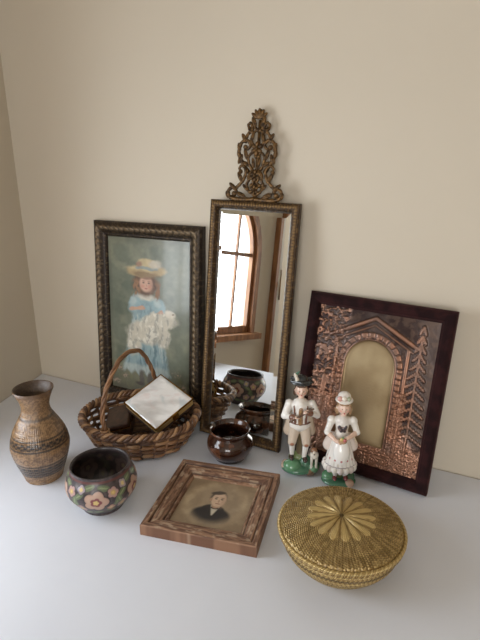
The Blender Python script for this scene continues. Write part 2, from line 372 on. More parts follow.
# ---- copper frame
CW,CH=.292,.361
CF=group('embossed_copper_picture_frame',(.988,-.086,.001),(-math.asin(.080/CH),math.radians(.7),math.radians(-4.5)))
def dv(arc,I,Hh,half): return .0006*fbm(arc*900,I*900,8)
def cvel(arc,I,Hh,D,half):
    n=fbm(arc*60,I*60,5); return mix(np.ones(arc.shape+(3,))*lin((30,13,15)),lin((48,23,24)),sst(.4,.7,n))
M_vel,ntv,bv=base_mat('maroon_velvet',.9); va=ntv.nodes.new('ShaderNodeVertexColor');va.layer_name='Col';ntv.links.new(va.outputs['Color'],bv.inputs['Base Color'])
bv.inputs['Sheen Weight'].default_value=.12;bv.inputs['Sheen Tint'].default_value=(.8,.35,.35,1);bv.inputs['Specular IOR Level'].default_value=.2; addbump(ntv,bv,900,.5)
moulding('velvet_frame',CW,CH,[(0,0),(0,.016),(.003,.021),(.008,.023),(.016,.0225),(.020,.020),(.024,.013),(.026,.010),(.026,.006)],M_vel,CF,dv,cvel,nper=100,nt=26)
iw,ih=CW-.050,CH-.050
DIG={'1':[((.5,0),(.5,1)),((.5,1),(.3,.8))],'9':[((.2,.75),(.5,1)),((.5,1),(.8,.75)),((.8,.75),(.5,.5)),((.5,.5),(.2,.75)),((.8,.75),(.6,0))],'0':[((.5,1),(.2,.5)),((.2,.5),(.5,0)),((.5,0),(.8,.5)),((.8,.5),(.5,1))],'7':[((.2,1),(.8,1)),((.8,1),(.4,0))]}
def copper(U,V):
    X=U*iw;Y=V*ih
    n=fbm(X*120,Y*120,31);D=np.zeros_like(U)
    cx=iw*.49;rw=.052;z1=.200
    inx=np.abs(X-cx)
    da=np.where(Y>z1,np.hypot(X-cx,(Y-z1)*.95)-rw,inx-rw)
    da=np.maximum(da,-(Y-.040))
    band=np.clip(1-np.abs(da-.009)/.007,0,1)
    ang=np.where(Y>z1,np.arctan2(Y-z1,X-cx)*rw,Y)
    D+=.0025*sst(0,.5,band)*(1-.7*np.exp(-(np.mod(ang,.012)-.006)**2/1.6e-6))
    for s in (-1,1):
        dd,t=segd(X,Y,(cx,ih-.012),(cx+s*.088,ih-.058)); D=np.maximum(D,.0032*(1-sst(.002,.006,dd)))
        dd,t=segd(X,Y,(cx,ih-.026),(cx+s*.080,ih-.068)); D=np.maximum(D,.0018*(1-sst(.001,.003,dd)))
        dd,t=segd(X,Y,(cx+s*.072,ih-.066),(cx+s*.072,.03)); D=np.maximum(D,.0026*(1-sst(.002,.005,dd)))
    for k,chh in enumerate('1907'):
        for p,q in DIG[chh]:
            x0=cx-.034+k*.0175; y0=ih-.070
            dd,_=segd(X,Y,(x0+p[0]*.014,y0+p[1]*.019),(x0+q[0]*.014,y0+q[1]*.019)); D=np.maximum(D,.0030*(1-sst(.0008,.0022,dd)))
    fol=np.clip((1-sst(.0,.02,X-(cx-.066)))*sst(.09,.14,Y),0,1)
    cell=vnoise(X*190,Y*190,55)*.6+vnoise(X*380,Y*380,56)*.4
    D+=fol*.0030*sst(.35,.7,cell)
    dd,_=segd(X,Y,(.022,.02),(.030,.16));D=np.maximum(D,.003*(1-sst(.004,.008,dd)))
    px=iw-.030
    dd,_=segd(X,Y,(px,.03),(px,ih-.04));D=np.maximum(D,.003*(1-sst(.0015,.003,dd)))
    for k in range(13):
        yb=.075+k*.018; L=.028*(1-k/15.)
        for s in (-1,1):
            dd,t=segd(X,Y,(px,yb+.006),(px+s*L,yb-.008)); D=np.maximum(D,.0030*(1-sst(.0016,.0045,dd+.0012*np.sin(t*28))))
    rk=np.clip(1-sst(.055,.085,Y+.02*np.sin(X*60)),0,1)*(da>.002)+(X<cx-.06)*(Y<.13)+(X>cx+.062)*(X<px-.012)*(Y<.16)
    rk=np.clip(rk,0,1)
    c1=vnoise(X*110,Y*150,71);D+=rk*.0032*np.sqrt(np.clip(1-((np.mod(c1*6,1)-.5)*2)**2,0,1))
    D+=.0006*n
    D=np.where(da<0,0,D)
    D+=.0022*np.exp(-(da/.0022)**2)
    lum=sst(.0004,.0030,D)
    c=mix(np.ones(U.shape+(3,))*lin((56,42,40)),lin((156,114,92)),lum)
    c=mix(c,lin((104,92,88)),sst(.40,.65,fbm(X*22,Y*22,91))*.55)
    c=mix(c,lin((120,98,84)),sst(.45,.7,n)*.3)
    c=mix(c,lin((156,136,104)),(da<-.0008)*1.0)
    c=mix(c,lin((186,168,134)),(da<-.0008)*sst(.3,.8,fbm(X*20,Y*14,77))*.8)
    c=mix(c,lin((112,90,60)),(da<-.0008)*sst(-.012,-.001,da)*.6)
    return c,D*.9
M_cop,ntc,bc=base_mat('embossed_copper',.33,.72); va=ntc.nodes.new('ShaderNodeVertexColor');va.layer_name='Col';ntc.links.new(va.outputs['Color'],bc.inputs['Base Color']);addbump(ntc,bc,250,.25)
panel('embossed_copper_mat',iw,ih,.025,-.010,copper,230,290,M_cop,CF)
a=Acc();a.box((-CW/2+.004,-.009,.004),(CW/2-.004,0,CH-.004));a.obj('frame_back_board',nmat('velvet_board',(40,20,20),(50,26,26)),CF,False)
# ---- small portrait frame lying flat
PW=.208
PF=group('portrait_frame',(.779,-.315,0),(0,0,math.radians(11)))
PFi=bpy.data.objects.new('frame_parts',None);sc.collection.objects.link(PFi);PFi.parent=PF;PFi.rotation_euler=(-math.pi/2,0,0);PFi.location=(0,-PW/2,0)
def dw(arc,I,Hh,half): return .0006*fbm(arc*60,I*900,8)*(Hh>.006)
def cwd(arc,I,Hh,D,half):
    n=fbm(arc*45,I*700+half*5,15);n2=fbm(arc*70,I*200+half*3,18)
    c=mix(np.ones(arc.shape+(3,))*lin((98,68,52)),lin((154,118,92)),sst(.35,.65,n))
    c=mix(c,lin((190,166,140)),sst(.56,.74,n2)*.7)
    c=mix(c,lin((62,42,32)),np.exp(-((I-.011)/.0012)**2)*.8+np.exp(-((I-.031)/.0014)**2)*.8)
    c=mix(c,lin((120,82,58)),(I<.0005)*.5)
    return c
moulding('wood_moulding',PW,PW,[(0,0),(0,.019),(.001,.021),(.009,.021),(.011,.017),(.014,.0185),(.022,.018),(.029,.014),(.031,.011),(.034,.012),(.037,.010),(.038,.006)],vmat('worn_wood',.6,0,bump=.2,bscale=200),PFi,dw,cwd,nper=110,nt=40,smooth=False,cz=PW/2)
def man(U,V):
    n=fbm(U*9,V*9,3);n2=fbm(U*40,V*40,8)
    X=(U-.5)*2/1.22;Y=(V-.5)*2/1.22-.02
    c=mix(np.ones(U.shape+(3,))*lin((166,144,114)),lin((184,162,130)),sst(.35,.7,n))
    c=mix(c,lin((124,102,78)),sst(.62,.86,np.hypot(X,Y))*.6)
    ov=ellm(X,Y,.02,-.02,.56,.68,0,.25); c=mix(c,lin((134,116,96)),ov*.5)
    coat=np.maximum(ellm(X,Y,0,-.46,.46,.34,0,.12),ellm(X,Y,0,-.30,.30,.25,0,.1))*ellm(X,Y,.0,-.02,.58,.64,0,.25)
    c=mix(c,lin((48,43,42)),coat)
    sh=(1-sst(-.02,.02,np.abs(X-.03)-(.12-(-.05-Y)*.30)))*(Y<-.08)*(Y>-.42);c=mix(c,lin((205,194,172)),sh*.9)
    c=mix(c,lin((40,36,38)),ellm(X,Y,.03,-.16,.09,.045)); c=mix(c,lin((168,132,106)),ellm(X,Y,.03,-.06,.10,.12))
    c=mix(c,lin((80,68,60)),ellm(X,Y,.02,.19,.190,.24,0,.2)); c=mix(c,lin((208,178,150)),ellm(X,Y,.04,.13,.168,.255))
    c=mix(c,lin((84,72,62)),ellm(X,Y,-.03,.36,.17,.06,.25,.25)); c=mix(c,lin((176,140,114)),ellm(X,Y,-.14,.10,.03,.06))
    c=mix(c,lin((176,140,114)),ellm(X,Y,.16,.08,.05,.2,0,.6)*.5)
    for x in (-.03,.11): c=mix(c,lin((60,50,46)),ellm(X,Y,x,.15,.032,.018)); c=mix(c,lin((90,72,60)),ellm(X,Y,x,.205,.045,.012)*.8)
    c=mix(c,lin((168,128,104)),ellm(X,Y,.055,.08,.018,.06)*.7); c=mix(c,lin((140,88,76)),ellm(X,Y,.05,-.01,.055,.015))
    return c*(.92+.14*n2[...,None])
panel('portrait_print',PW-.072,PW-.072,.036,-.007,man,150,150,vmat('old_paper',.5,0,coat=.25),PFi)
a=Acc();a.box((-PW/2+.003,-.005,.003),(PW/2-.003,0,PW-.003));a.obj('frame_back_board',nmat('pf_board',(70,50,36),(84,60,44)),PFi,False)
# ------------------------------------------------------------ lathe pots
def pot(name,prof,n,colf,mat,parent,dispf=None,nu=200):
    P=crom(prof,n)
    def fn(U,V):
        j=np.rint(V*(n-1)).astype(int);R=P[j,0].copy();Z=P[j,1];A=U*2*math.pi
        if dispf is not None: R=R+dispf(A,Z,V)
        c=colf(A,Z,V,R)
        return [R*np.cos(A),R*np.sin(A),Z,c]
    return grid(name,fn,nu,n,mat,parent,wrap=True,flip=False)
VS=group('woven_bamboo_vase',(.413,-.382,0))
vp=[(.001,.001),(.030,.0),(.036,.002),(.039,.012),(.048,.038),(.0555,.066),(.0560,.084),(.050,.106),(.039,.128),(.029,.146),(.0262,.160),(.0285,.174),(.034,.188),(.0375,.196),(.0365,.198),(.032,.190),(.026,.176),(.0235,.16),(.028,.14),(.045,.11),(.045,.06),(.03,.012),(.001,.010)]
def vcol(A,Z,V,R):
    n=fbm(A*12,Z*500,3);out=V<.62
    c=mix(np.ones(A.shape+(3,))*lin((112,84,56)),lin((160,126,88)),sst(.3,.7,n))
    c=mix(c,lin((80,56,38)),(np.mod(A*150/math.tau+np.floor(Z/.0026)*.5,1)<.45)*.35)
    def bandm(a,b): return sst(a-.0006,a,Z)*(1-sst(b,b+.0006,Z))
    dk=lin((36,30,28))
    chk=(np.mod(np.floor(A*48/math.tau)+np.floor(Z/.0042),2)<.5)
    c=mix(c,dk,bandm(.090,.1015)*np.where(chk,1,.5))
    c=mix(c,dk,bandm(.104,.1068)*.85);c=mix(c,dk,bandm(.084,.0875)*.85)
    c=mix(c,dk,bandm(.022,.046)*np.where(chk,.95,.7));c=mix(c,dk,bandm(.050,.052)*.8)
    zig=np.abs(np.mod(A*20/math.tau,1)-.5)*.018+.062
    c=mix(c,lin((88,60,40)),(np.abs(Z-zig)<.0018)*.7)
    c=mix(c,dk,bandm(.139,.143)*.6);c=mix(c,lin((92,62,38)),bandm(.188,.2)*.7)
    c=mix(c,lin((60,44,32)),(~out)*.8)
    return c
pot('vase_body',vp,330,vcol,vmat('bamboo_weave',.34,0,coat=.6),VS,lambda A,Z,V:.0005*np.sin(Z/.0026*math.tau)+.0002*np.sin(A*75),300)
BW=group('painted_flower_bowl',(.582,-.397,0))
bp=[(.001,.003),(.030,.003),(.033,.0),(.038,.0),(.040,.006),(.050,.018),(.062,.036),(.0655,.050),(.063,.064),(.057,.076),(.0545,.082),(.0545,.087),(.0535,.0885),(.0505,.087),(.050,.080),(.055,.066),(.058,.050),(.050,.028),(.03,.012),(.001,.010)]
def bcol(A,Z,V,R):
    n=fbm(A*8,Z*160,3);out=V<.62
    c=mix(np.ones(A.shape+(3,))*lin((54,46,48)),lin((82,70,70)),sst(.35,.7,n))
    base=math.radians(-58);NF=5
    for k in range(NF):
        ac=base+k*math.tau/NF
        dx=(np.mod(A-ac+math.pi,math.tau)-math.pi)*.060
        for (ox,oz,an) in ((.030,.034,.8),(-.030,.058,.7),(.026,.020,-.4),(-.022,.016,.4),(.014,.072,-.2),(-.012,.074,.3),(.036,.046,1.3),(-.036,.044,-1.2),(0,.018,0)):
            m=ellm(dx,Z,ox,oz,.011,.0048,an,.12);c=mix(c,lin((98,110,80)),m*.9);c=mix(c,lin((140,150,110)),ellm(dx,Z,ox,oz,.008,.0012,an,.3)*.7)
        for (ox,oz,rad,npet,c1,c2) in ((0,.048,.0215,5,(170,132,116),(122,60,64)),(.029,.062,.010,5,(146,102,112),(186,158,96)),(-.029,.030,.011,5,(128,88,106),(184,158,108)),(.025,.030,.008,4,(156,92,86),(200,180,130)),(-.026,.070,.008,4,(106,106,138),(200,180,130))):
            x=dx-ox;z=(Z-oz);r=np.hypot(x,z);t=np.arctan2(z,x)+k
            pr=rad*(.76+.24*np.abs(np.cos(t*npet/2)))
            c=mix(c,lin((44,36,38)),1-sst(pr*1.06,pr*1.14,r))
            c=mix(c,lin(c1),1-sst(pr*.94,pr*1.0,r)); c=mix(c,lin((194,168,146)),(1-sst(.1,.5,np.abs(r/pr-.62)))*(r<pr)*.5)
            c=mix(c,lin(c2),1-sst(pr*.42,pr*.5,r)); c=mix(c,lin((206,182,116)),1-sst(pr*.2,pr*.27,r))
    c=mix(c,lin((104,56,50)),sst(.0790,.0795,Z)*(V<.66)*(1-sst(.0835,.084,Z))*.7)
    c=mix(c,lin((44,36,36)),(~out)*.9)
    return c
pot('bowl_body',bp,220,bcol,vmat('painted_ceramic',.4,0,coat=.2,bump=.08,bscale=120),BW,None,360)
BP=group('brown_glazed_pot',(.727,-.152,0));BP.scale=(1.04,1.04,1.04)
pp=[(.001,.003),(.024,.003),(.027,.0),(.032,.001),(.034,.006),(.043,.016),(.0485,.030),(.047,.043),(.040,.052),(.0375,.056),(.041,.062),(.0425,.066),(.041,.068),(.037,.063),(.035,.056),(.042,.040),(.042,.024),(.026,.010),(.001,.008)]
def pcol(A,Z,V,R):
    n=fbm(A*3,Z*60,3);c=mix(np.ones(A.shape+(3,))*lin((50,28,20)),lin((104,64,42)),sst(.4,.75,n))
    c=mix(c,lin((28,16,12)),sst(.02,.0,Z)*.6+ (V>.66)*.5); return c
pot('pot_body',pp,160,pcol,vmat('brown_glaze',.14,0,coat=.7),BP,None,128)
# ------------------------------------------------------------ straw lidded basket
SB=group('lidded_straw_basket',(1.020,-.330,0))
M_straw=vmat('golden_straw',.32,.40,coat=.15,bump=.2,bscale=600)
def strawcol(base,hi,n): return mix(np.ones(n.shape+(3,))*lin(base),lin(hi),sst(.3,.7,n))
RL=.101
def lid(U,V):
    A=U*math.tau;R=V*RL
    Z=.060+.017*(1-(V)**2.2)-.010*sst(.93,1.0,V)
    weave=np.sin(R/.0036*math.tau)*np.sign(np.sin(A*60))
    star=V<(.42+.12*np.abs(np.cos(A*8)))
    D=np.where(star,.0016*np.abs(np.cos(A*8))**.6*sst(0,.1,V)+.0004*np.sin(A*96),.0008*weave+.0006*np.sin(A*120))
    D=D+.0020*np.exp(-((V-.96)/.02)**2)
    n=fbm(A*40,R*120,3)
    c=strawcol((138,112,64),(188,160,104),n)
    c=mix(c,lin((92,72,40)),(~star)*(weave<-.1)*.45)
    c=mix(c,lin((216,190,128)),star*sst(.35,.95,np.abs(np.cos(A*8)))*.6)
    c=mix(c,lin((116,92,52)),star*(1-sst(.1,.35,np.abs(np.cos(A*8))))*.6)
    c=mix(c,lin((108,88,50)),(np.exp(-((V-.60)/.012)**2)+np.exp(-((V-.80)/.012)**2))*.35)
    c=mix(c,lin((120,98,58)),V<.04)
    return [R*np.cos(A),R*np.sin(A),Z+D,c]
grid('lid_top',lid,600,120,M_straw,SB,wrap=True)
a=Acc()
def braid(acc,R,z,amp,rad,nw,ph,cols,zflat=1.0):
    n=nw*8
    for k in range(2):
        t=np.arange(n)/n*math.tau
        w=t*nw+k*math.pi+ph
        P=np.stack([(R+amp*np.cos(w))*np.cos(t),(R+amp*np.cos(w))*np.sin(t),z+amp*np.sin(w)*zflat],-1)
        acc.tube(P,rad,6,closed=True,col=cols[k%len(cols)])
cA,cB,cC=lin((172,146,92)),lin((130,104,60)),lin((196,170,114))
braid(a,RL-.001,.0565,.0016,.0019,76,0,(cA,cC)); braid(a,RL-.002,.0510,.0014,.0018,76,1,(cB,cA))
a.obj('lid_rim_braid',M_straw,SB)
a=Acc();nr=15
for k in range(nr):
    z=.003+k*.0032; R=.071+.022*math.sin(min(1,k/12)*math.pi/2)
    braid(a,R,z,.0009,.0017,84,k*1.3,((cA,cB) if k%2 else (cC,cA)) if k not in (5,10) else (lin((96,78,46)),lin((110,90,54))))
a.obj('basket_wall_coils',M_straw,SB)
def botm(U,V):
    A=U*math.tau;R=V*.072;return [R*np.cos(A),R*np.sin(A),.003+.0006*np.sin(R*1500),strawcol((110,92,56),(150,128,82),fbm(A*9,R*200,2))]
grid('basket_bottom',botm,96,40,M_straw,SB,wrap=True)
def inn(U,V):
    A=U*math.tau;R=.069+.022*np.sin(np.minimum(1,V*1.2)*math.pi/2);return [R*np.cos(A),R*np.sin(A),.003+V*.046,strawcol((100,84,50),(130,110,70),fbm(A*9,V*9,2))]
grid('basket_lining',inn,96,12,M_straw,SB,wrap=True)
# ------------------------------------------------------------ wicker basket
WB=group('wicker_basket',(.513,-.184,.003),(0,0,math.radians(20)))
M_wick=vmat('wicker',.5,0,coat=.15,bump=.3,bscale=350)
a=Acc();NR=26;Hb=.064
def brim(z):
    t=z/Hb; return .098+.032*t**.8,.080+.030*t**.8
def ept(A,z,off=0):
    ax,by=brim(z); return np.array([(ax+off)*math.cos(A),(by+off)*math.sin(A),z])
wc_=[lin((112,78,52)),lin((146,106,72)),lin((88,60,42)),lin((128,92,62)),lin((162,124,88))]
for k in range(NR):
    A=math.tau*(k+.5)/NR
    a.tube([ept(A,z) for z in np.linspace(.002,Hb,6)],.0034,6,col=wc_[k%3])
rows=9
for i in range(rows):
    z=.006+i*.0067; n=NR*6
    P=[ept(math.tau*j/n,z+.0012*math.sin(math.tau*j/n*5+i),.0042*math.cos(j/n*NR*math.pi+(i%2)*math.pi)) for j in range(n)]
    a.tube(P,.0042+.0006*np.sin(np.arange(n)*.9+i*2),7,closed=True,flat=.65,ref=(0,0,1),col=wc_[(i*3+1)%5])
n=44*6
for k in range(3):
    P=[]
    for j in range(n):
        t=math.tau*j/n;w=t*22+k*math.tau/3;ax,by=brim(Hb);P.append(((ax+.001+.0052*math.cos(w))*math.cos(t),(by+.001+.0052*math.cos(w))*math.sin(t),Hb+.004+.0050*math.sin(w)))
    a.tube(P,.0042,7,closed=True,col=wc_[(k*2)%5])
for i in range(9):
    s=(i+1)/9; n=60;a.tube([(.098*s*math.cos(math.tau*j/n),.080*s*math.sin(math.tau*j/n),.004+.001*math.cos(j*math.pi/2+i*math.pi)) for j in range(n)],.0042,6,closed=True,col=wc_[i%5])
a.obj('woven_body',M_wick,WB)
a=Acc();n=150
hp=crom([(-.040,-.090,.030),(-.046,-.096,.068),(-.050,-.094,.115),(-.044,-.072,.165),(-.026,-.021,.212),(-.004,.032,.208),(.008,.068,.160),(.012,.092,.110),(.010,.102,.066),(.006,.094,.030)],n)
for k in range(3):
    T=np.gradient(hp,axis=0);T/=np.linalg.norm(T,axis=1)[:,None];N=np.cross(T,np.array([1.,.1,0]));N/=np.linalg.norm(N,axis=1)[:,None];B=np.cross(T,N)
    w=np.linspace(0,math.tau*7,n)+k*math.tau/3
    a.tube(hp+.0028*(np.cos(w)[:,None]*N+np.sin(w)[:,None]*B),.0029,7,col=wc_[[1,3,0][k]])
for s in (0,1):
    for j in range(5): 
        t=np.arange(16)/16*math.tau; c=hp[(12+j*2) if s==0 else n-13-j*2]
        a.tube(np.stack([c[0]+.0085*np.cos(t),c[1]+.0085*np.sin(t),c[2]+0*t],-1),.0018,5,closed=True,col=wc_[4])
a.obj('twisted_handle',M_wick,WB)
# ---- mother of pearl album
AB=group('mother_of_pearl_album')
u=Vector((.04,.1025,.042)).normalized();v=Vector((-.105,.0475,.035));v=(v-u*v.dot(u)).normalized();w=v.cross(u).normalized()
if w.z<0: w=-w
Mx=Matrix(((u.x,v.x,w.x),(u.y,v.y,w.y),(u.z,v.z,w.z)))
AB.location=(.548,-.160,TZ+.099);AB.rotation_euler=Mx.to_euler()
def pearl(U,V):
    n=fbm(U*3+2*V,V*2,3);n2=fbm(U*6+V*3,V*5,8)
    c=mix(np.ones(U.shape+(3,))*lin((216,214,212)),lin((248,247,246)),sst(.3,.6,n));c=mix(c,lin((226,202,196)),sst(.6,.85,n2)*.4);c=mix(c,lin((182,198,204)),sst(.55,.8,fbm(U*5+4,V*4-U*3,12))*.5)
    return c
lx,ly=.112,.116
grid('pearl_cover',lambda U,V:[(U-.5)*(lx-.005),(V-.5)*(ly-.005),.0030*np.clip(np.minimum(np.minimum(U,1-U),np.minimum(V,1-V))*14,0,1)**.6+.0022*fbm(U*3+V,V*3,5,2),pearl(U,V)],90,90,vmat('mother_of_pearl',.15,.05,coat=.9),AB,smooth=True)
a=Acc();t=.003
for lo,hi in (((-lx/2,-ly/2,-.002),(lx/2,-ly/2+t,.001)),((-lx/2,ly/2-t,-.002),(lx/2,ly/2,.001)),((-lx/2,-ly/2,-.002),(-lx/2+t,ly/2,.001)),((lx/2-t,-ly/2,-.002),(lx/2,ly/2,.001))): a.box(lo,hi)
a.box((-.008,-ly/2-.002,-.018),(.008,-ly/2,.001))
a.obj('gilt_edge_and_clasp',M_brass,AB,False)
a=Acc();a.box((-lx/2+.002,-ly/2+.002,-.018),(lx/2-.002,ly/2-.002,-.002));a.obj('page_block',nmat('gilt_pages',(150,120,70),(176,146,92),.5,stretch=(1,1,30),bump=.2),AB,False)
a=Acc();a.box((-lx/2,-ly/2,-.022),(lx/2,ly/2,-.018));bevel(a.obj('back_cover',nmat('dark_leather',(40,26,20),(58,38,28),.5),AB,False),.001)
LC=group('leather_case',(.466,-.198,.046),(math.radians(6),math.radians(-14),math.radians(30)))
a=Acc();a.box((-.028,-.042,-.018),(.028,.042,.004));a.box((-.0285,-.0425,.006),(.0285,.0425,.018));bevel(a.obj('case_body',nmat('case_leather',(46,30,22),(74,48,34),.4,coat=.2,scale=90),LC,False),.004)
a=Acc();a.tube(crom([(.0285,-.01,.0),(.032,-.008,.005),(.032,.008,.005),(.0285,.01,.0)],12),.0016,6);a.box((-.0282,-.0422,.004),(.0282,.0422,.006));a.obj('case_clasp',M_brass,LC,False)
# ------------------------------------------------------------ figurines
WHT=(236,232,226);SKN=(226,192,172)
def figurine(name,loc,rz,prims,dots,paint=None,vox=.0011,scale=1):
    a=Acc()
    for p in prims:
        if p[0]=='e':
            M=Euler(p[4] if len(p)>4 and p[4] else (0,0,0)).to_matrix(); a.ell(p[1],p[2],M,seg=20)
        else:
            A,B,ra,rb=np.array(p[1],float),np.array(p[2],float),p[3],p[4]
            ts=np.linspace(0,1,7); P=[A+(B-A)*t for t in ts]
            a.tube(P,[ra+(rb-ra)*t for t in ts],14); a.ell(A,(ra,)*3,seg=14);a.ell(B,(rb,)*3,seg=14)
    tmp=build('tmp_'+name,a.V,a.F,None)
    m=tmp.modifiers.new('r','REMESH');m.mode='VOXEL';m.voxel_size=vox
    m2=tmp.modifiers.new('s','SMOOTH');m2.factor=.5;m2.iterations=2
    dg_=bpy.context.evaluated_depsgraph_get();me=bpy.data.meshes.new_from_object(tmp.evaluated_get(dg_))
    bpy.data.objects.remove(tmp)
    nV=len(me.vertices);co=np.zeros(nV*3);me.vertices.foreach_get('co',co);co=co.reshape(-1,3)
    best=np.full(nV,1e9);col=np.zeros((nV,3))
    for p in prims:
        if p[0]=='e':
            M=np.array(Euler(p[4] if len(p)>4 and p[4] else (0,0,0)).to_matrix());q=(co-np.array(p[1]))@M; r=np.array(p[2])
            k=np.linalg.norm(q/r,axis=1); k2=np.linalg.norm(q/(r*r),axis=1)+1e-9; dd=k*(k-1)/k2
        else:
            A,B=np.array(p[1],float),np.array(p[2],float);ba=B-A;t=np.clip(((co-A)@ba)/(ba@ba),0,1)
            dd=np.linalg.norm(co-A-t[:,None]*ba,axis=1)-(p[3]+(p[4]-p[3])*t)
        cc=p[3] if p[0]=='e' else p[5]
        mk=dd<best; best[mk]=dd[mk]; col[mk]=lin(cc)
    for c,r,cc in dots:
        dd=np.linalg.norm(co-np.array(c),axis=1); k=1-sst(r*.8,r*1.15,dd); col=col*(1-k[:,None])+lin(cc)*k[:,None]
    if paint: col=paint(co,col)
    me.color_attributes.new('Col','FLOAT_COLOR','POINT');c4=np.ones((nV,4));c4[:,:3]=col;me.color_attributes['Col'].data.foreach_set('color',c4.ravel())
    me.polygons.foreach_set('use_smooth',[True]*len(me.polygons));me.materials.clear();me.materials.append(M_porc)
    me.name=name;o=new_obj(name,me);o.location=(loc[0],loc[1],TZ+loc[2]);o.rotation_euler=(0,0,rz);o.scale=(scale,)*3;return o
M_porc=vmat('glazed_porcelain',.22,0,coat=.7)
def hand(cx,cy,cz,d,side,col=SKN):
    d=Vector(d).normalized();up_=Vector((0,0,1));s=d.cross(up_).normalized()*side;n=s.cross(d)
    c=Vector((cx,cy,cz));P=[('e',tuple(c),(.0042,.0030,.0042),col)]
    for i,l in enumerate((.0058,.0068,.0064,.0048)):
        o=c+s*((i-1.5)*.0021)+d*.002; m_=o+d*l*.6; e=m_+d*l*.3-n*l*.45*side
        P.append(('c',tuple(o),tuple(m_),.0012,.0011,col));P.append(('c',tuple(m_),tuple(e),.0011,.0010,col))
    o=c-s*.003;P.append(('c',tuple(o),tuple(o+d*.003-s*.003),.0014,.0011,col))
    return P
G1=(70,120,92);G2=(96,146,108);HAIRB=(80,56,40);HAT=(36,42,44);CT=(196,178,158);BRC=(206,190,172)
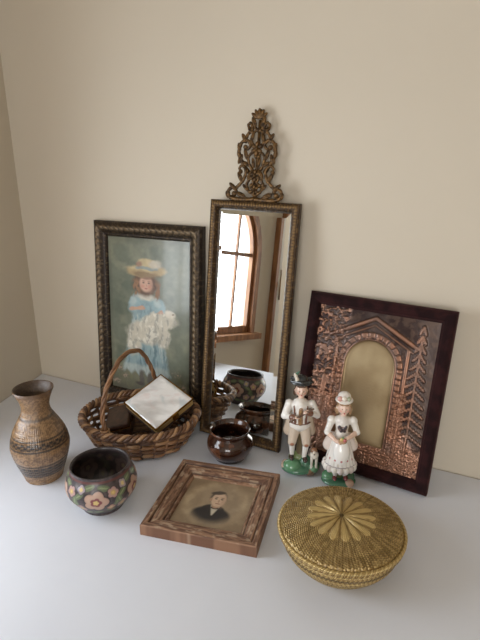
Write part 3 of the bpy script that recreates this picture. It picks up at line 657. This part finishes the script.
boy=[('e',(0,0,.010),(.034,.025,.0105),G1),('e',(-.012,-.008,.018),(.018,.016,.012),G2),('e',(.016,.004,.020),(.017,.016,.014),G1),('e',(0,.010,.024),(.02,.012,.014),(120,140,88)),('e',(-.024,.0,.012),(.010,.012,.012),(196,170,150)),('e',(.022,-.012,.008),(.011,.010,.008),(120,90,64)),
 ('c',(.004,.012,.02),(.006,.011,.080),.010,.009,(110,96,70)),('e',(.012,.012,.060),(.008,.007,.010),G2),
 ('c',(-.009,0,.096),(-.014,-.005,.068),.0115,.0085,BRC),('c',(-.014,-.005,.068),(-.013,.001,.038),.0068,.0045,WHT),('e',(-.014,-.005,.034),(.0052,.0095,.0042),(60,40,34)),
 ('c',(.010,0,.096),(.013,-.008,.068),.0115,.0085,BRC),('c',(.013,-.008,.068),(.010,-.004,.036),.0068,.0045,WHT),('e',(.012,-.011,.033),(.0052,.0095,.0042),(60,40,34)),
 ('e',(0,.001,.104),(.0205,.0155,.015),WHT),('c',(0,.0,.108),(0,0,.143),.0150,.0165,WHT),('e',(0,0,.145),(.0215,.012,.010),WHT),
 ('c',(-.014,.006,.115),(-.021,.008,.086),.011,.0105,CT),('c',(.014,.006,.115),(.021,.008,.086),.011,.0105,CT),
 ('c',(0,-.013,.112),(0,-.0145,.142),.0045,.0040,(150,116,84)),('e',(0,.0,.110),(.0208,.0158,.0028),(110,72,56)),
 ('c',(-.012,-.011,.145),(-.010,-.0135,.114),.0022,.0022,(110,72,56)),('c',(.012,-.011,.145),(.010,-.0135,.114),.0022,.0022,(110,72,56)),
 ('c',(-.021,0,.147),(-.030,-.004,.122),.0078,.0068,WHT),('c',(-.030,-.004,.122),(-.013,-.021,.128),.0064,.0050,WHT),('c',(-.0155,-.0195,.1275),(-.0135,-.0205,.128),.0064,.0064,(120,80,60)),
 ('c',(.021,0,.147),(.031,-.005,.126),.0078,.0068,WHT),('c',(.031,-.005,.126),(.014,-.021,.139),.0064,.0050,WHT),('c',(.0165,-.0195,.1375),(.0145,-.0205,.139),.0064,.0064,(120,80,60)),
 ('c',(-.020,-.025,.121),(.022,-.027,.150),.0022,.0019,(90,62,42)),
 ('c',(0,.001,.150),(0,-.001,.165),.0058,.0054,SKN),('e',(0,-.002,.155),(.0105,.009,.0045),(236,230,220)),('e',(0,-.011,.150),(.006,.004,.006),(236,230,220)),
 ('e',(0,-.003,.176),(.0110,.0120,.0140),SKN),('e',(0,-.0150,.174),(.0017,.0022,.0026),SKN),('e',(0,-.0105,.1655),(.005,.0045,.0035),SKN),('e',(-.0112,-.001,.174),(.0016,.0025,.0032),SKN),('e',(.0112,-.001,.174),(.0016,.0025,.0032),SKN),
 ('e',(0,.003,.180),(.0120,.0115,.0120),HAIRB),('e',(-.0105,.002,.170),(.0045,.006,.009),HAIRB),('e',(.0105,.002,.170),(.0045,.006,.009),HAIRB),('e',(0,-.0085,.1865),(.0095,.005,.0035),HAIRB),
 ('e',(0,0,.1905),(.0205,.0185,.0032),HAT),('e',(0,.001,.196),(.0120,.0116,.0090),HAT),('c',(-.018,-.004,.193),(.0,-.017,.196),.0034,.0034,HAT),('c',(.018,-.004,.193),(.0,-.017,.196),.0034,.0034,HAT),('c',(-.017,.008,.195),(.017,.008,.195),.0034,.0034,HAT),
 ('c',(-.008,-.010,.196),(-.012,-.006,.207),.0030,.0036,(216,206,190)),('c',(-.012,-.006,.207),(-.005,-.004,.213),.0034,.0016,(90,130,110)),
 ('c',(.027,.006,.042),(.029,-.012,.045),.0075,.0085,(226,218,206)),('c',(.029,-.012,.047),(.028,-.018,.057),.0062,.0050,(226,218,206)),('e',(.0275,-.021,.0605),(.0056,.0062,.0054),(150,108,78)),('c',(.0275,-.024,.059),(.027,-.0300,.0575),.0036,.0024,(230,220,206)),
 ('c',(.0235,-.0190,.063),(.0215,-.018,.056),.0022,.0018,(96,66,48)),('c',(.0315,-.0190,.063),(.0335,-.018,.056),.0022,.0018,(96,66,48)),
 ('c',(.0245,-.013,.041),(.0240,-.0145,.018),.0034,.0022,(226,218,206)),('c',(.0330,-.013,.041),(.0335,-.0145,.016),.0034,.0022,(226,218,206)),
 ('c',(.0235,.007,.040),(.0220,.003,.030),.0048,.0030,(226,218,206)),('c',(.0220,.003,.030),(.0225,.008,.022),.0028,.0022,(226,218,206)),('c',(.0330,.007,.040),(.0340,.003,.030),.0048,.0030,(150,108,78)),('c',(.0340,.003,.030),(.0335,.008,.020),.0028,.0022,(226,218,206)),
 ('c',(.027,.012,.045),(.029,.020,.054),.0022,.0012,(150,108,78)),('e',(.029,-.002,.014),(.012,.018,.010),G2)]
boy+=hand(-.0105,-.0235,.1285,(.8,-.3,.4),1)+hand(.0125,-.0235,.1415,(-.8,-.3,.2),-1)
bdots=[((-.0042,-.0145,.1775),.0014,(50,40,40)),((.0042,-.0145,.1775),.0014,(50,40,40)),((0,-.0145,.1695),.0018,(190,80,76)),((-.0068,-.0125,.173),.0024,(226,160,142)),((.0068,-.0125,.173),.0024,(226,160,142)),
 ((-.014,-.012,.066),.004,(170,116,90)),((.013,-.015,.066),.004,(170,116,90)),((.0270,-.0318,.0580),.0014,(40,32,30)),((.0250,-.0262,.0625),.0010,(40,32,30)),((.0300,-.0262,.0625),.0010,(40,32,30))]
for k in range(4): bdots.append(((0,-.0185,.115+k*.008),.0013,(190,156,90)))
figurine('porcelain_shepherd_boy_figurine',(.880,-.138,0),math.radians(22),boy,bdots,scale=1.07)
girl=[('e',(0,0,.008),(.033,.023,.0085),G1),('e',(-.016,.004,.013),(.016,.014,.011),G2),('e',(.015,.004,.014),(.016,.014,.012),G1),('e',(0,.007,.02),(.022,.013,.012),(120,140,88)),('e',(.018,-.012,.009),(.010,.009,.008),(200,170,150)),
 ('c',(-.007,-.006,.045),(-.008,-.010,.024),.0050,.0040,WHT),('e',(-.009,-.0150,.021),(.0045,.0085,.004),(120,54,54)),('c',(.008,-.004,.045),(.010,-.008,.024),.0050,.0040,WHT),('e',(.0115,-.0130,.021),(.0045,.0085,.004),(120,54,54)),
 ('c',(0,.002,.056),(0,0,.112),.0265,.0120,WHT),('e',(0,.002,.044),(.0285,.0245,.008),WHT),
 ('c',(-.015,.008,.094),(-.021,.009,.078),.011,.012,(222,208,198)),('c',(.015,.008,.094),(.021,.009,.078),.011,.012,(222,208,198)),('c',(0,.014,.094),(0,.016,.072),.011,.010,(222,208,198)),
 ('e',(0,-.017,.078),(.0150,.0090,.026),(242,240,236),(math.radians(-14),0,0)),
 ('c',(0,0,.108),(0,-.001,.132),.0105,.0135,(226,220,214)),('e',(0,0,.135),(.0185,.0105,.0085),(230,226,220)),('e',(0,-.010,.125),(.009,.0045,.009),(120,96,92)),
 ('e',(0,0,.1095),(.0118,.0108,.0028),(66,58,62)),('c',(-.003,-.0125,.118),(.006,-.0135,.128),.0024,.0024,(66,58,62)),('c',(.004,-.0125,.118),(-.006,-.0135,.128),.0024,.0024,(66,58,62)),
 ('e',(-.019,0,.134),(.0085,.0085,.0088),WHT),('c',(-.020,-.001,.132),(-.027,-.005,.112),.0068,.0056,WHT),('c',(-.027,-.005,.112),(-.012,-.021,.104),.0052,.0040,SKN),('e',(-.026,-.006,.112),(.0070,.0070,.0055),(240,236,230)),
 ('e',(.019,0,.134),(.0085,.0085,.0088),WHT),('c',(.020,-.001,.132),(.027,-.005,.114),.0068,.0056,WHT),('c',(.027,-.005,.114),(.012,-.021,.112),.0052,.0040,SKN),('e',(.026,-.006,.114),(.0070,.0070,.0055),(240,236,230)),
 ('c',(0,0,.138),(.001,-.001,.150),.0052,.0050,SKN),('e',(0,-.001,.1415),(.0095,.0085,.0032),(236,230,220)),
 ('e',(.001,-.003,.161),(.0108,.0115,.0132),SKN),('e',(.001,-.0145,.159),(.0015,.0020,.0024),SKN),('e',(.001,-.010,.1515),(.0045,.004,.0032),SKN),
 ('e',(.001,.003,.164),(.0122,.0118,.0125),(160,126,92)),('e',(-.0105,.001,.155),(.0042,.0055,.0095),(160,126,92)),('e',(.0125,.001,.155),(.0042,.0055,.0095),(160,126,92)),('e',(.001,-.0085,.171),(.0092,.0045,.0035),(160,126,92)),('e',(.001,.009,.150),(.009,.006,.010),(160,126,92)),
 ('e',(.001,.001,.1755),(.0165,.0150,.0035),(236,230,222),(math.radians(8),0,0)),('e',(.001,.002,.181),(.0122,.0116,.0098),(236,230,224)),('e',(.001,.0015,.1785),(.0126,.0120,.0018),(200,150,146)),('e',(-.008,-.008,.181),(.0045,.0040,.0045),(222,170,160)),('e',(.0,-.010,.182),(.0042,.0040,.0042),(236,228,214)),('e',(.008,-.008,.181),(.0040,.0040,.0042),(170,176,150))]
for k in range(16):
    an=math.tau*k/16; girl.append(('e',(.0275*math.cos(an),.002+.0240*math.sin(an),.041),(.0058,.0052,.0085),(240,236,228) if k%2 else (222,212,206)))
for k in range(9):
    an=math.radians(-150+k*15); girl.append(('c',(.013*math.cos(an),.013*math.sin(an),.100),(.0270*math.cos(an),.002+.0262*math.sin(an),.052),.0028,.0042,WHT))
girl+=hand(-.0095,-.0235,.1035,(.8,-.3,-.2),1)+hand(.0095,-.0235,.1115,(-.8,-.3,-.2),-1)
girl+=[('e',(0,-.026,.106),(.008,.0055,.0055),(190,154,120)),('e',(.003,-.030,.110),(.003,.003,.003),(190,100,98)),('e',(-.003,-.029,.111),(.003,.003,.003),(214,184,110)),('e',(0,-.027,.113),(.003,.003,.003),(110,136,96))]
gdots=[((-.0032,-.0142,.1625),.0014,(50,40,40)),((.0052,-.0142,.1625),.0014,(50,40,40)),((.001,-.0140,.1545),.0017,(194,80,80)),((-.006,-.0122,.158),.0023,(228,160,146)),((.008,-.0122,.158),.0023,(228,160,146))]
def gpaint(co,col):
    z=co[:,2];an=np.arctan2(co[:,1],co[:,0])
    m=((z>.049)&(z<.0515)&(np.hypot(co[:,0],co[:,1])>.02)).astype(float)*.6
    col=col*(1-m[:,None])+lin((120,86,92))*m[:,None]
    fl=((np.mod(an*14/math.tau,1)-.5)**2+((z-.064)/.012)**2<.03)&(z<.075)
    col[fl]=lin((196,130,130)); return col
figurine('porcelain_shepherdess_figurine',(.967,-.142,0),math.radians(20),girl,gdots,gpaint,scale=1.06)
# ------------------------------------------------------------ light
w=bpy.data.worlds.new('sky_world');sc.world=w;w.use_nodes=True
bg=w.node_tree.nodes['Background'];bg.inputs['Color'].default_value=(.80,.90,1,1);bg.inputs['Strength'].default_value=1.6
def area(name,loc,target,sx,sy,power,col):
    L=bpy.data.lights.new(name,'AREA');L.shape='RECTANGLE';L.size=sx;L.size_y=sy;L.energy=power;L.color=col
    o=bpy.data.objects.new(name,L);sc.collection.objects.link(o);o.location=loc
    o.rotation_euler=(Vector(target)-Vector(loc)).to_track_quat('-Z','Y').to_euler();return o
p=ML@Vector((wc+.08,.10,1.2));q=ML@Vector((wc+.08,-1,1.2))
area('window_daylight_1',p,q,.95,.85,17,(.90,.95,1))
area('added_fill_light',(1.7,YB-.15,1.5),(1.7,0,1.4),1.4,1.4,36,(1,.96,.91))  # fill light added behind the camera, set outside the invented window
# ------------------------------------------------------------ camera
cam=bpy.data.cameras.new('camera');co_=bpy.data.objects.new('camera',cam);sc.collection.objects.link(co_)
cam.sensor_fit='VERTICAL';cam.sensor_height=36;cam.lens=500/640*36;cam.clip_start=.02
th=math.atan(500/1576)
co_.location=(1.1675,-1.0055,TZ+.62);co_.rotation_euler=(math.pi/2-th,0,math.radians(26))
sc.camera=co_
